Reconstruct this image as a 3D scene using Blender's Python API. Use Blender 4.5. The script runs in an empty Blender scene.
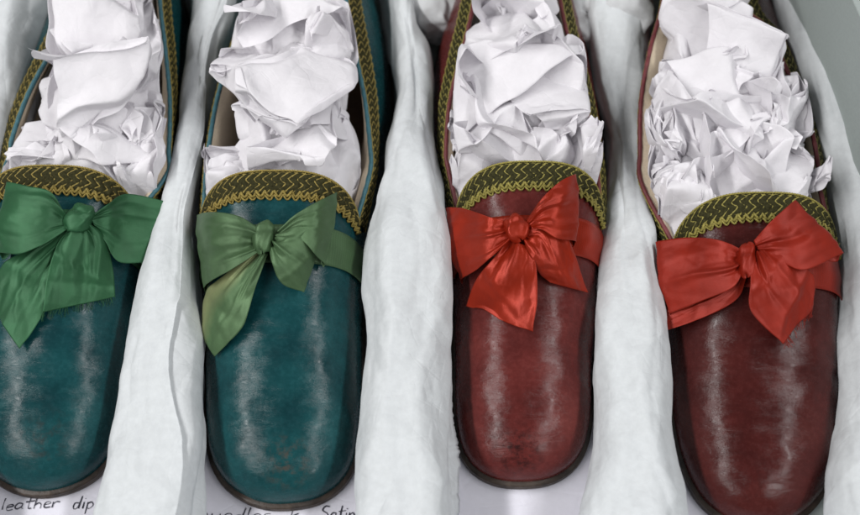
import bpy, math, random
import numpy as np
from mathutils import Vector, noise as mnoise

S = 0.01                                   # everything below is authored in centimetres
scene = bpy.context.scene
COL = scene.collection
R = math.radians

# ------------------------------------------------------------------ camera
PITCH = 62.0
FPX = 1066.0                               # focal length in pixels of an 860 wide frame
DIST = 52.0
TGT = np.array([0.0, 12.0, 3.0])
FW = np.array([0, math.cos(R(PITCH)), -math.sin(R(PITCH))])
UP = np.array([0, math.sin(R(PITCH)), math.cos(R(PITCH))])
RT = np.array([1.0, 0, 0])
CAM = TGT - DIST * FW

def ray(px, py):
    d = FW + RT * (px - 430) / FPX + UP * (257.5 - py) / FPX
    return d
def at_z(px, py, z):
    d = ray(px, py)
    t = (z - CAM[2]) / d[2]
    return CAM + d * t
def on_height(px, py, hf):
    """point on the line of sight where it first meets the height field hf(x, y)"""
    d = ray(px, py)
    t0 = (14 - CAM[2]) / d[2]; t1 = (-1 - CAM[2]) / d[2]
    n = 160
    prev = None
    for i in range(n + 1):
        t = t0 + (t1 - t0) * i / n
        p = CAM + d * t
        g = p[2] - hf(p[0], p[1])
        if g <= 0:
            if prev is None: return p
            tp, gp = prev
            t = tp + (t - tp) * gp / (gp - g)
            return CAM + d * t
        prev = (t, g)
    return p

# ------------------------------------------------------------------ object helpers
def link(name, me, mat, parent=None):
    o = bpy.data.objects.new(name, me)
    COL.objects.link(o)
    if mat is not None:
        for m in (mat if isinstance(mat, (list, tuple)) else [mat]): me.materials.append(m)
    if parent is not None: o.parent = parent
    return o
def tag(o, label=None, cat=None, group=None, kind=None):
    if label: o['label'] = label
    if cat: o['category'] = cat
    if group: o['group'] = group
    if kind: o['kind'] = kind
    return o
def empty(name, loc=(0, 0, 0)):
    o = bpy.data.objects.new(name, None); COL.objects.link(o)
    o.empty_display_size = .02
    o.location = Vector(loc) * S
    return o

class MB:
    def __init__(s): s.v = []; s.f = []; s.uv = []; s.n = 0; s.mi = []
    def add(s, V, F, UV=None, mi=0):
        V = np.asarray(V, float).reshape(-1, 3)
        s.v.append(V)
        s.f += [tuple(i + s.n for i in f) for f in F]
        s.mi += [mi] * len(F)
        s.uv.append(np.zeros((len(V), 2)) if UV is None else np.asarray(UV, float).reshape(-1, 2))
        s.n += len(V)
    def grid(s, G, cu=False, cv=False, flip=False, UV=None, mi=0):
        G = np.asarray(G, float); a, b = G.shape[:2]
        F = []
        for i in range(a if cu else a - 1):
            i2 = (i + 1) % a
            for j in range(b if cv else b - 1):
                j2 = (j + 1) % b
                q = (i * b + j, i2 * b + j, i2 * b + j2, i * b + j2)
                F.append(q[::-1] if flip else q)
        if UV is None:
            uu, vv = np.meshgrid(np.linspace(0, 1, a), np.linspace(0, 1, b), indexing='ij')
            UV = np.stack([uu, vv], -1)
        s.add(G, F, UV, mi)
    def tube(s, P, r, k=6, closed=False, cap=True, mi=0):
        P = np.asarray(P, float); n = len(P)
        if n < 2: return
        rr = np.full(n, r) if np.isscalar(r) else np.asarray(r)
        if closed: T = np.roll(P, -1, 0) - np.roll(P, 1, 0)
        else: T = np.gradient(P, axis=0)
        T /= np.linalg.norm(T, axis=1)[:, None] + 1e-9
        ref = np.array([0, 0, 1.0])
        N = np.cross(T, ref); ln = np.linalg.norm(N, axis=1)
        N[ln < .05] = np.cross(T[ln < .05], [1.0, 0, 0])
        N /= np.linalg.norm(N, axis=1)[:, None] + 1e-9
        B = np.cross(N, T)
        a = np.linspace(0, 2 * math.pi, k, endpoint=False)
        G = P[:, None, :] + rr[:, None, None] * (N[:, None, :] * np.cos(a)[None, :, None] + B[:, None, :] * np.sin(a)[None, :, None])
        st = s.n
        s.grid(G, cu=closed, cv=True, mi=mi)
        if cap and not closed:
            s.f.append(tuple(st + j for j in range(k))[::-1]); s.mi.append(mi)
            s.f.append(tuple(st + (n - 1) * k + j for j in range(k))); s.mi.append(mi)
    def build(s, name, mat, parent=None, smooth=True, solid=0, origin=None, recalc=False, sub=0):
        V = np.concatenate(s.v); UV = np.concatenate(s.uv)
        off = np.zeros(3)
        if origin is not None: off = np.asarray(origin, float)
        elif parent is not None:
            q = parent
            while q is not None:
                off = off + np.array(q.location) / S; q = q.parent
        me = bpy.data.meshes.new(name)
        me.from_pydata([tuple(p) for p in ((V - off) * S)], [], s.f)
        ul = me.uv_layers.new(name='UVMap')
        li = np.zeros(len(me.loops), dtype=np.int32); me.loops.foreach_get('vertex_index', li)
        ul.data.foreach_set('uv', UV[li].ravel())
        if smooth: me.polygons.foreach_set('use_smooth', [True] * len(me.polygons))
        me.polygons.foreach_set('material_index', s.mi)
        me.update()
        if recalc:
            import bmesh
            bm = bmesh.new(); bm.from_mesh(me); bmesh.ops.recalc_face_normals(bm, faces=bm.faces); bm.to_mesh(me); bm.free()
        o = link(name, me, mat, parent)
        if origin is not None: o.location = Vector(off) * S
        if sub:
            m = o.modifiers.new('Subdivision', 'SUBSURF'); m.levels = sub; m.render_levels = sub
        if solid:
            m = o.modifiers.new('Thickness', 'SOLIDIFY'); m.thickness = solid * S; m.offset = 0
        return o

def catmull(P, n, closed=False):
    P = np.asarray(P, float)
    m = len(P)
    if closed:
        Q = np.concatenate([P[-1:], P, P[:2]]); segs = m
    else:
        Q = np.concatenate([2 * P[:1] - P[1:2], P, 2 * P[-1:] - P[-2:-1]]); segs = m - 1
    out = []
    ts = np.linspace(0, segs, n, endpoint=not closed)
    for t in ts:
        i = min(int(t), segs - 1); u = t - i
        a, b, c, d = Q[i], Q[i + 1], Q[i + 2], Q[i + 3]
        out.append(.5 * (2 * b + (c - a) * u + (2 * a - 5 * b + 4 * c - d) * u * u + (3 * b - a - 3 * c + d) * u ** 3))
    return np.array(out)
def resample(P, n):
    d = np.r_[0, np.cumsum(np.linalg.norm(np.diff(P, axis=0), axis=1))]
    t = np.linspace(0, d[-1], n)
    return np.stack([np.interp(t, d, P[:, k]) for k in range(P.shape[1])], 1)
def smooth(a, b, x):
    t = np.clip((x - a) / (b - a), 0, 1); return t * t * (3 - 2 * t)

# piecewise linear "crumple" field: flat facets meeting in sharp creases
def crumple(P, cell, seed, stretch=(1, 1, 1)):
    rs = np.random.RandomState(seed)
    Q = P / np.asarray(stretch, float)
    lo = Q.min(0) - cell; hi = Q.max(0) + cell
    n = int(np.clip(np.prod((hi - lo) / cell), 12, 1500))
    out = []
    def near(C):
        res = np.zeros(len(Q), np.float32)
        C4 = np.c_[-2 * C, (C ** 2).sum(1)].astype(np.float32).T.copy()
        Q4 = np.c_[Q, np.ones(len(Q))].astype(np.float32)
        for s in range(0, len(Q), 600):
            res[s:s + 600] = (Q4[s:s + 600] @ C4).min(1)
        return res
    A = lo + rs.rand(n, 3) * (hi - lo); B = lo + rs.rand(n, 3) * (hi - lo)
    return (near(B) - near(A)) / cell
def crumple3(P, cell, seed, stretch=(1, 1, 1)):
    return np.stack([crumple(P, cell, seed + k * 101, stretch) for k in range(3)], 1)
def fnoise(P, scale, seed=0):
    o = Vector((seed * 7.31, seed * 3.17, seed * 1.77))
    return np.array([mnoise.noise(Vector(p) * scale + o) for p in P])

# ------------------------------------------------------------------ materials
def nodes(name):
    m = bpy.data.materials.new(name); m.use_nodes = True
    nt = m.node_tree; b = nt.nodes['Principled BSDF']
    return m, nt, b
def N(nt, t, **kw):
    n = nt.nodes.new(t)
    for k, v in kw.items():
        if k in n.inputs: n.inputs[k].default_value = v
        else: setattr(n, k, v)
    return n
def ramp(nt, src, stops):
    r = nt.nodes.new('ShaderNodeValToRGB')
    e = r.color_ramp.elements
    while len(e) < len(stops): e.new(.5)
    for el, (p, c) in zip(e, stops):
        el.position = p; el.color = (*c, 1) if len(c) == 3 else c
    nt.links.new(src, r.inputs[0]); return r
def coords(nt, scale=(1, 1, 1), kind='Object'):
    tc = nt.nodes.new('ShaderNodeTexCoord'); mp = nt.nodes.new('ShaderNodeMapping')
    mp.inputs['Scale'].default_value = scale
    nt.links.new(tc.outputs[kind], mp.inputs[0]); return mp.outputs[0]
def bump(nt, b, items):
    """items: (socket, strength, distance in metres); chained"""
    last = None
    for sock, st, dist in items:
        n = nt.nodes.new('ShaderNodeBump'); n.inputs['Strength'].default_value = st; n.inputs['Distance'].default_value = dist
        nt.links.new(sock, n.inputs['Height'])
        if last is not None: nt.links.new(last, n.inputs['Normal'])
        last = n.outputs[0]
    nt.links.new(last, b.inputs['Normal'])
def math_(nt, op, a, b_=None, clamp=False):
    n = nt.nodes.new('ShaderNodeMath'); n.operation = op; n.use_clamp = clamp
    for i, v in enumerate((a, b_)):
        if v is None: continue
        if isinstance(v, (int, float)): n.inputs[i].default_value = v
        else: nt.links.new(v, n.inputs[i])
    return n.outputs[0]
def mix(nt, fac, a, b_):
    n = nt.nodes.new('ShaderNodeMix'); n.data_type = 'RGBA'
    for sock, v in ((n.inputs[0], fac), (n.inputs[6], a), (n.inputs[7], b_)):
        if isinstance(v, (int, float)): sock.default_value = v
        elif isinstance(v, tuple): sock.default_value = (*v, 1)
        else: nt.links.new(v, sock)
    return n.outputs[2]

def leather(name, base, dark, light, scuff, scuff_at, scuff_r=1.6, rough=.23, wear=.45):
    m, nt, b = nodes(name)
    co = coords(nt)
    big = N(nt, 'ShaderNodeTexNoise', Scale=38.0, Detail=5.0, Roughness=.6); nt.links.new(co, big.inputs[0])
    col = ramp(nt, big.outputs[0], [(.3, dark), (.52, base), (.75, light)])
    fine = N(nt, 'ShaderNodeTexNoise', Scale=420.0, Detail=6.0, Roughness=.65); nt.links.new(co, fine.inputs[0])
    f2 = ramp(nt, fine.outputs[0], [(.35, (.82,) * 3), (.65, (1.12,) * 3)])
    mul = nt.nodes.new('ShaderNodeMix'); mul.data_type = 'RGBA'; mul.blend_type = 'MULTIPLY'; mul.inputs[0].default_value = .8
    nt.links.new(col.outputs[0], mul.inputs[6]); nt.links.new(f2.outputs[0], mul.inputs[7])
    # rubbed scratches, long and thin
    cs = coords(nt, (30, 260, 120))
    scr = N(nt, 'ShaderNodeTexNoise', Scale=1.0, Detail=8.0, Roughness=.7); nt.links.new(cs, scr.inputs[0])
    sm = ramp(nt, scr.outputs[0], [(.60, (0, 0, 0)), (.72, (1, 1, 1))])
    c1 = mix(nt, math_(nt, 'MULTIPLY', sm.outputs[0], .07), mul.outputs[2], tuple(min(1, c * 2.2 + .02) for c in light))
    # worn finish round the toe
    tc = nt.nodes.new('ShaderNodeTexCoord')
    dv = nt.nodes.new('ShaderNodeVectorMath'); dv.operation = 'DISTANCE'
    nt.links.new(tc.outputs['Object'], dv.inputs[0]); dv.inputs[1].default_value = tuple(np.array(scuff_at) * S)
    near = ramp(nt, math_(nt, 'DIVIDE', dv.outputs['Value'], scuff_r * S), [(.25, (1, 1, 1)), (1, (0, 0, 0))])
    sn = N(nt, 'ShaderNodeTexNoise', Scale=230.0, Detail=8.0, Roughness=.75); nt.links.new(co, sn.inputs[0])
    sn2 = ramp(nt, sn.outputs[0], [(.47, (0, 0, 0)), (.60, (1, 1, 1))])
    fac = math_(nt, 'MULTIPLY', math_(nt, 'MULTIPLY', near.outputs[0], sn2.outputs[0]), wear)
    c2 = mix(nt, fac, c1, scuff)
    nt.links.new(c2, b.inputs['Base Color'])
    rr = ramp(nt, fine.outputs[0], [(.3, (rough - .05,) * 3), (.7, (rough + .10,) * 3)])
    nt.links.new(rr.outputs[0], b.inputs['Roughness'])
    b.inputs['Specular IOR Level'].default_value = .17
    b.inputs['Coat Weight'].default_value = .10; b.inputs['Coat Roughness'].default_value = .16
    # grain + fine transverse creases
    vo = N(nt, 'ShaderNodeTexVoronoi', Scale=620.0); vo.feature = 'DISTANCE_TO_EDGE'
    wv = nt.nodes.new('ShaderNodeVectorMath'); wv.operation = 'ADD'
    ns = N(nt, 'ShaderNodeTexNoise', Scale=300.0, Detail=2.0); nt.links.new(co, ns.inputs[0])
    sc = nt.nodes.new('ShaderNodeVectorMath'); sc.operation = 'SCALE'; sc.inputs['Scale'].default_value = .003
    nt.links.new(ns.outputs['Color'], sc.inputs[0]); nt.links.new(co, wv.inputs[0]); nt.links.new(sc.outputs[0], wv.inputs[1])
    nt.links.new(wv.outputs[0], vo.inputs['Vector'])
    vr = ramp(nt, vo.outputs['Distance'], [(0, (0, 0, 0)), (.12, (1, 1, 1))])
    cc = coords(nt, (45, 230, 150))
    cr = N(nt, 'ShaderNodeTexNoise', Scale=1.0, Detail=7.0, Roughness=.62, Distortion=.6); nt.links.new(cc, cr.inputs[0])
    crr = ramp(nt, cr.outputs[0], [(.40, (0, 0, 0)), (.50, (1, 1, 1)), (.60, (.4, .4, .4))])
    lumps = N(nt, 'ShaderNodeTexNoise', Scale=110.0, Detail=3.0); nt.links.new(co, lumps.inputs[0])
    coat_n = N(nt, 'ShaderNodeBump', Strength=.25, Distance=.0004); nt.links.new(crr.outputs[0], coat_n.inputs['Height']); nt.links.new(coat_n.outputs[0], b.inputs['Coat Normal'])
    bump(nt, b, [(lumps.outputs[0], .45, .0006), (crr.outputs[0], .17, .00026), (fine.outputs[0], .03, .00016), (vr.outputs[0], .09, .0001)])
    return m

def plain(name, col, rough=.6, var=.15, scale=300.0, bd=.0003, bs=.4, spec=.4, **kw):
    m, nt, b = nodes(name)
    co = coords(nt)
    n = N(nt, 'ShaderNodeTexNoise', Scale=scale, Detail=5.0, Roughness=.65); nt.links.new(co, n.inputs[0])
    r = ramp(nt, n.outputs[0], [(.3, tuple(c * (1 - var) for c in col)), (.7, tuple(min(1, c * (1 + var)) for c in col))])
    nt.links.new(r.outputs[0], b.inputs['Base Color'])
    b.inputs['Roughness'].default_value = rough
    b.inputs['Specular IOR Level'].default_value = spec
    for k, v in kw.items(): b.inputs[k].default_value = v
    bump(nt, b, [(n.outputs[0], bs, bd)])
    return m

def satin(name, col, fade=None, rough=.46, sheen=.03, metal=.35):
    m, nt, b = nodes(name)
    uv = coords(nt, (1, 1, 1), 'UV'); co = coords(nt)
    n = N(nt, 'ShaderNodeTexNoise', Scale=90.0, Detail=3.0); nt.links.new(co, n.inputs[0])
    r = ramp(nt, n.outputs[0], [(.3, tuple(c * .85 for c in col)), (.7, tuple(c * 1.15 for c in col))])
    c = r.outputs[0]
    if fade:
        fcol, = fade[:1]
        sx = nt.nodes.new('ShaderNodeSeparateXYZ'); nt.links.new(uv, sx.inputs[0])
        e = math_(nt, 'MULTIPLY', sx.outputs[1], -1.0)
        e = math_(nt, 'ADD', e, 1.0)
        n2 = N(nt, 'ShaderNodeTexNoise', Scale=60.0, Detail=2.0); nt.links.new(co, n2.inputs[0])
        e = math_(nt, 'ADD', e, math_(nt, 'MULTIPLY', n2.outputs[0], .35))
        f = ramp(nt, e, [(.62, (0, 0, 0)), (1.0, (1, 1, 1))])
        c = mix(nt, math_(nt, 'MULTIPLY', f.outputs[0], .8), c, fcol)
    # fine ribs of the weave along the ribbon
    wv = N(nt, 'ShaderNodeTexWave', Scale=26.0, Distortion=.4, Detail=2.0); wv.bands_direction = 'X'
    wv.inputs['Detail Scale'].default_value = 8
    nt.links.new(uv, wv.inputs[0])
    fi = N(nt, 'ShaderNodeTexNoise', Scale=1400.0, Detail=3.0); nt.links.new(co, fi.inputs[0])
    w2 = ramp(nt, wv.outputs[0], [(0, (.9,) * 3), (1, (1.06,) * 3)])
    mul = nt.nodes.new('ShaderNodeMix'); mul.data_type = 'RGBA'; mul.blend_type = 'MULTIPLY'; mul.inputs[0].default_value = 1
    nt.links.new(c, mul.inputs[6]); nt.links.new(w2.outputs[0], mul.inputs[7])
    nt.links.new(mul.outputs[2], b.inputs['Base Color'])
    b.inputs['Roughness'].default_value = rough
    b.inputs['Specular IOR Level'].default_value = .3
    b.inputs['Metallic'].default_value = metal
    b.inputs['Anisotropic'].default_value = .5
    b.inputs['Sheen Weight'].default_value = sheen; b.inputs['Sheen Roughness'].default_value = .4
    b.inputs['Sheen Tint'].default_value = (*[min(1, x * 3) for x in col], 1)
    bump(nt, b, [(n.outputs[0], .25, .001), (wv.outputs[0], .15, .0001), (fi.outputs[0], .2, .0002)])
    return m

def tissue(name, col, fibre=.05, fine=.0004, trans=.25, sc=1.0, crease=0.0, mott=160.0):
    m, nt, b = nodes(name)
    co = coords(nt)
    n = N(nt, 'ShaderNodeTexNoise', Scale=mott, Detail=7.0, Roughness=.7); nt.links.new(co, n.inputs[0])
    r = ramp(nt, n.outputs[0], [(.35, tuple(c * (1 - fibre) for c in col)), (.65, tuple(min(1, c * (1 + fibre)) for c in col))])
    nt.links.new(r.outputs[0], b.inputs['Base Color'])
    b.inputs['Roughness'].default_value = .75
    b.inputs['Specular IOR Level'].default_value = .25
    items = [(n.outputs[0], .35, fine)]
    if crease:
        def facets(scale, off):
            ds = []
            for o in (0, 3.7):
                tc = nt.nodes.new('ShaderNodeTexCoord'); mp = nt.nodes.new('ShaderNodeMapping')
                mp.inputs['Location'].default_value = (o + off, o * .7, o * 1.3); mp.inputs['Scale'].default_value = (scale,) * 3
                nt.links.new(tc.outputs['Object'], mp.inputs[0])
                v = N(nt, 'ShaderNodeTexVoronoi', Scale=1.0); nt.links.new(mp.outputs[0], v.inputs['Vector'])
                ds.append(math_(nt, 'MULTIPLY', v.outputs['Distance'], v.outputs['Distance']))
            return math_(nt, 'SUBTRACT', ds[0], ds[1])
        items.insert(0, (facets(95 * sc, 0), crease, .006))
        items.insert(1, (facets(230 * sc, 5), crease * .5, .0022))
        for q, scl in ((9, 60), (14, 120)):           # fine pressed-in crease lines
            ab_ = math_(nt, 'ABSOLUTE', facets(scl * sc * 1.6, q))
            items.insert(2, (ramp(nt, ab_, [(0, (0, 0, 0)), (.06, (1, 1, 1))]).outputs[0], .15, .0005))
    bump(nt, b, items)
    tr = nt.nodes.new('ShaderNodeBsdfTranslucent'); nt.links.new(r.outputs[0], tr.inputs[0])
    mx = nt.nodes.new('ShaderNodeMixShader'); mx.inputs[0].default_value = trans
    out = nt.nodes['Material Output']
    nt.links.new(b.outputs[0], mx.inputs[1]); nt.links.new(tr.outputs[0], mx.inputs[2]); nt.links.new(mx.outputs[0], out.inputs[0])
    return m

M = {}
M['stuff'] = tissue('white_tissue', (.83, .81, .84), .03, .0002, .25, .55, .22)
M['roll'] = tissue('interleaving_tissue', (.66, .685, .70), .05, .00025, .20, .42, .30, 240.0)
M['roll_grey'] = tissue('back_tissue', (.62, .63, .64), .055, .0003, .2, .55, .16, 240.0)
M['paper'] = tissue('note_paper', (.60, .59, .65), .02, .0002, .0, .22, .10, 300.0)
M['ink'] = plain('ink', (.03, .03, .045), .5, .3, 500)
M['box'] = plain('grey_board', (.30, .335, .325), .75, .05, 700, .0002, .4, .2)
M['sole'] = plain('sole_edge', (.030, .020, .014), .45, .85, 120, .0009, .7, .5)
M['lining'] = plain('linen_lining', (.66, .56, .42), .85, .10, 900, .0003, .5, .1)
M['insole'] = plain('insole', (.10, .065, .04), .7, .2, 200)
M['braid_base'] = plain('braid_ground', (.030, .028, .011), .85, .5, 900, .0005, .7, .1)
M['gold'] = plain('gold_thread', (.24, .18, .04), .6, .45, 1300, .0004, .8, .4)
M['gold2'] = plain('green_gold_thread', (.24, .205, .045), .6, .45, 1300, .0004, .8, .4)
M['bind_teal'] = plain('teal_binding', (.035, .115, .14), .5, .25, 400, .0004, .5)
M['bind_red'] = plain('red_binding', (.13, .025, .028), .5, .25, 400, .0004, .5)

# ------------------------------------------------------------------ shoe
Z0 = 0.5
class Shoe:
    def __init__(s, left, tip, right, heel, topL, topR, hmax=5.7, th_py=175, bulge=1.5):
        z = Z0
        L = [at_z(x, y, z)[:2] for x, y in left][::-1]
        Rr = [at_z(x, y, z)[:2] for x, y in right]
        pts = [at_z(*heel, z)[:2]] + L + [at_z(*tip, z)[:2]] + Rr
        C = catmull(pts, 2400, closed=True)
        i0 = int(np.argmin(C[:, 1])); s.tipx, s.tipy = C[i0]
        C = np.roll(C, -i0, 0)                  # starts at toe tip; runs along the right side first
        ih = int(np.argmax(C[:, 1]))
        s.C = C
        s.R = C[:ih + 1]; s.L = np.vstack([C[:1], C[ih:][::-1]])
        s.heely = C[ih, 1]; s.heelx = C[ih, 0]
        s.hmax = hmax
        # throat
        xm = .5 * (topL[-1][0] + topR[-1][0])
        s.Yc = at_z(xm, th_py, hmax)[1] - bulge       # where the quarters start
        s.bulge = bulge
        s.th_c = R(34)
        s.topL = s.topcurve(topL, -1); s.topR = s.topcurve(topR, 1)
    def xlr(s, y):
        xr = np.interp(y, s.R[:, 1], s.R[:, 0]); xl = np.interp(y, s.L[:, 1], s.L[:, 0])
        return xl, xr
    def H(s, y):
        d = y - s.tipy
        Lv = s.Yc + s.bulge - s.tipy
        base = 2.95 + (s.hmax - 2.95) * smooth(.18, 1.05, d / Lv)
        k = np.clip(d / 4.4, 0, 1)
        cap = (1 - (1 - k) ** 2.5) ** .55
        return Z0 + (base - Z0) * cap
    def ab(s, y):
        d = np.clip((y - s.tipy) / (s.Yc - s.tipy), 0, 1)
        return .93 - .27 * d ** 1.6, .97
    def A(s, y, th):
        """upper surface at plan distance y and section angle th (0 = right edge, pi = left edge)"""
        y = np.asarray(y, float); th = np.asarray(th, float)
        xl, xr = s.xlr(y); xc = .5 * (xl + xr); hw = .5 * (xr - xl)
        a, b = s.ab(y)
        c = np.cos(th); sn = np.clip(np.sin(th), 0, 1)
        x = xc + hw * np.sign(c) * np.abs(c) ** a * (1 + .035 * np.sin(2 * np.minimum(th, math.pi - th)) * 0)
        z = Z0 + (s.H(y) - Z0) * sn ** b
        return np.stack([x, y * np.ones_like(x), z], -1)
    def drapev(s, x, y):
        y = np.clip(y, s.tipy + .3, s.Yc + 2.5)
        xl, xr = s.xlr(y); xc = .5 * (xl + xr); hw = .5 * (xr - xl)
        r = np.abs(x - xc) / hw; q = np.minimum(r, .86)
        a, b = s.ab(y)
        th = np.arccos(q ** (1 / a))
        return Z0 + (s.H(y) - Z0) * np.sin(th) ** b - np.maximum(0, r - .86) * 1.2
    def drape(s, x, y):
        y = min(max(y, s.tipy + .3), s.Yc + 2.5)
        xl, xr = s.xlr(y); xc = .5 * (xl + xr); hw = .5 * (xr - xl)
        q = min(abs(x - xc) / hw, .86)
        a, b = s.ab(y)
        th = math.acos(q ** (1 / a))
        z = Z0 + (s.H(y) - Z0) * math.sin(th) ** b
        over = max(0, abs(x - xc) / hw - .86)
        return z - over * 1.2
    def ztop(s, y):
        t = np.clip((y - s.Yc) / (s.heely - s.Yc), 0, 1)
        return s.zc + (6.3 - s.zc) * smooth(-.1, 1.0, t) 
    def topcurve(s, pix, side):
        th = s.th_c if side > 0 else math.pi - s.th_c
        c0 = s.A(s.Yc, th); s.zc = c0[2]
        pts = [c0]
        for px, py in pix[::-1]:
            p = at_z(px, py, s.zc)
            for _ in range(6): p = at_z(px, py, s.ztop(p[1]))
            if p[1] > s.Yc + 1.0: pts.append(p)
        # round the heel
        hp = np.array([s.heelx, s.heely - .6, 6.3])
        last = pts[-1]
        for f in (.35, .65, .88):
            an = f * math.pi / 2
            pts.append(np.array([last[0] + (hp[0] - last[0]) * (1 - math.cos(an)), last[1] + (hp[1] - last[1]) * math.sin(an), last[2] + (hp[2] - last[2]) * f]))
        pts.append(hp)
        return resample(catmull(pts, 400), 160)
    def quarter(s, side, nk=14, off=0.0, extend=0):
        br = s.R if side > 0 else s.L
        T = s.topR if side > 0 else s.topL
        B = br[br[:, 1] >= s.Yc]
        xl, xr = s.xlr(s.Yc)
        B = np.vstack([[xr if side > 0 else xl, s.Yc], B])
        B = resample(B, 160)
        B = np.c_[B, np.full(160, Z0)]
        k = np.linspace(0, 1, nk)
        th = k * s.th_c
        a, b = s.ab(s.Yc)
        fx = (1 - np.cos(th) ** a) / (1 - math.cos(s.th_c) ** a)
        fz = np.sin(th) ** b / math.sin(s.th_c) ** b
        G = np.zeros((160, nk, 3))
        G[:, :, :2] = B[:, None, :2] + (T - B)[:, None, :2] * fx[None, :, None]
        G[:, :, 2] = B[:, None, 2] + (T - B)[:, None, 2] * fz[None]
        return G
    def Yth(s, th):
        q = np.clip((np.sin(th) - math.sin(s.th_c)) / (1 - math.sin(s.th_c)), 0, 1)
        return s.Yc + s.bulge * q ** .55
    def throat(s, th, t, w0=1.36, w1=.52, lift=.1, ruche=0.0):
        """point on the throat band: th section angle, t = 0 at the edge .. 1 at the lower border"""
        q = np.clip((np.sin(th) - math.sin(s.th_c)) / (1 - math.sin(s.th_c)), 0, 1)
        w = w1 + (w0 - w1) * q ** .5
        y = s.Yth(th) - np.asarray(t) * w
        P = s.A(y, th)
        e = 1e-3
        dy = s.A(y + e, th) - P; dt = s.A(y, th + e) - P
        n = np.cross(dy, dt); n /= np.linalg.norm(n, axis=-1)[..., None] + 1e-12
        n = np.where(n[..., 2:3] < 0, -n, n)
        return P + n * np.asarray(lift)[..., None] if not np.isscalar(lift) else P + n * lift

def normals(G):
    a = np.gradient(G, axis=0); b = np.gradient(G, axis=1)
    n = np.cross(a, b); n /= np.linalg.norm(n, axis=-1)[..., None] + 1e-9
    return n

CHX = np.array([0, .62, .42, .10, .34, .95]); CHT = np.array([.10, .34, .46, .54, .64, .88])
def braid_pattern(L, unit=.42):
    """polylines in (s, t): s along in cm, t 0..1 across; stepped chevron threads between the edge cords"""
    n = max(1, int(round(L / unit))); u = L / n
    return [[(i * u + x * .62, t) for x, t in zip(CHX, CHT)] for i in range(-1, n)], u
def ribs(S_, T_, u):
    ph = (S_ - .62 * np.interp(T_, CHT, CHX)) / u
    return np.abs(np.sin(math.pi * ph)) ** .6 * np.clip(np.minimum(T_ - .04, .93 - T_) * 12, 0, 1)

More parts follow.
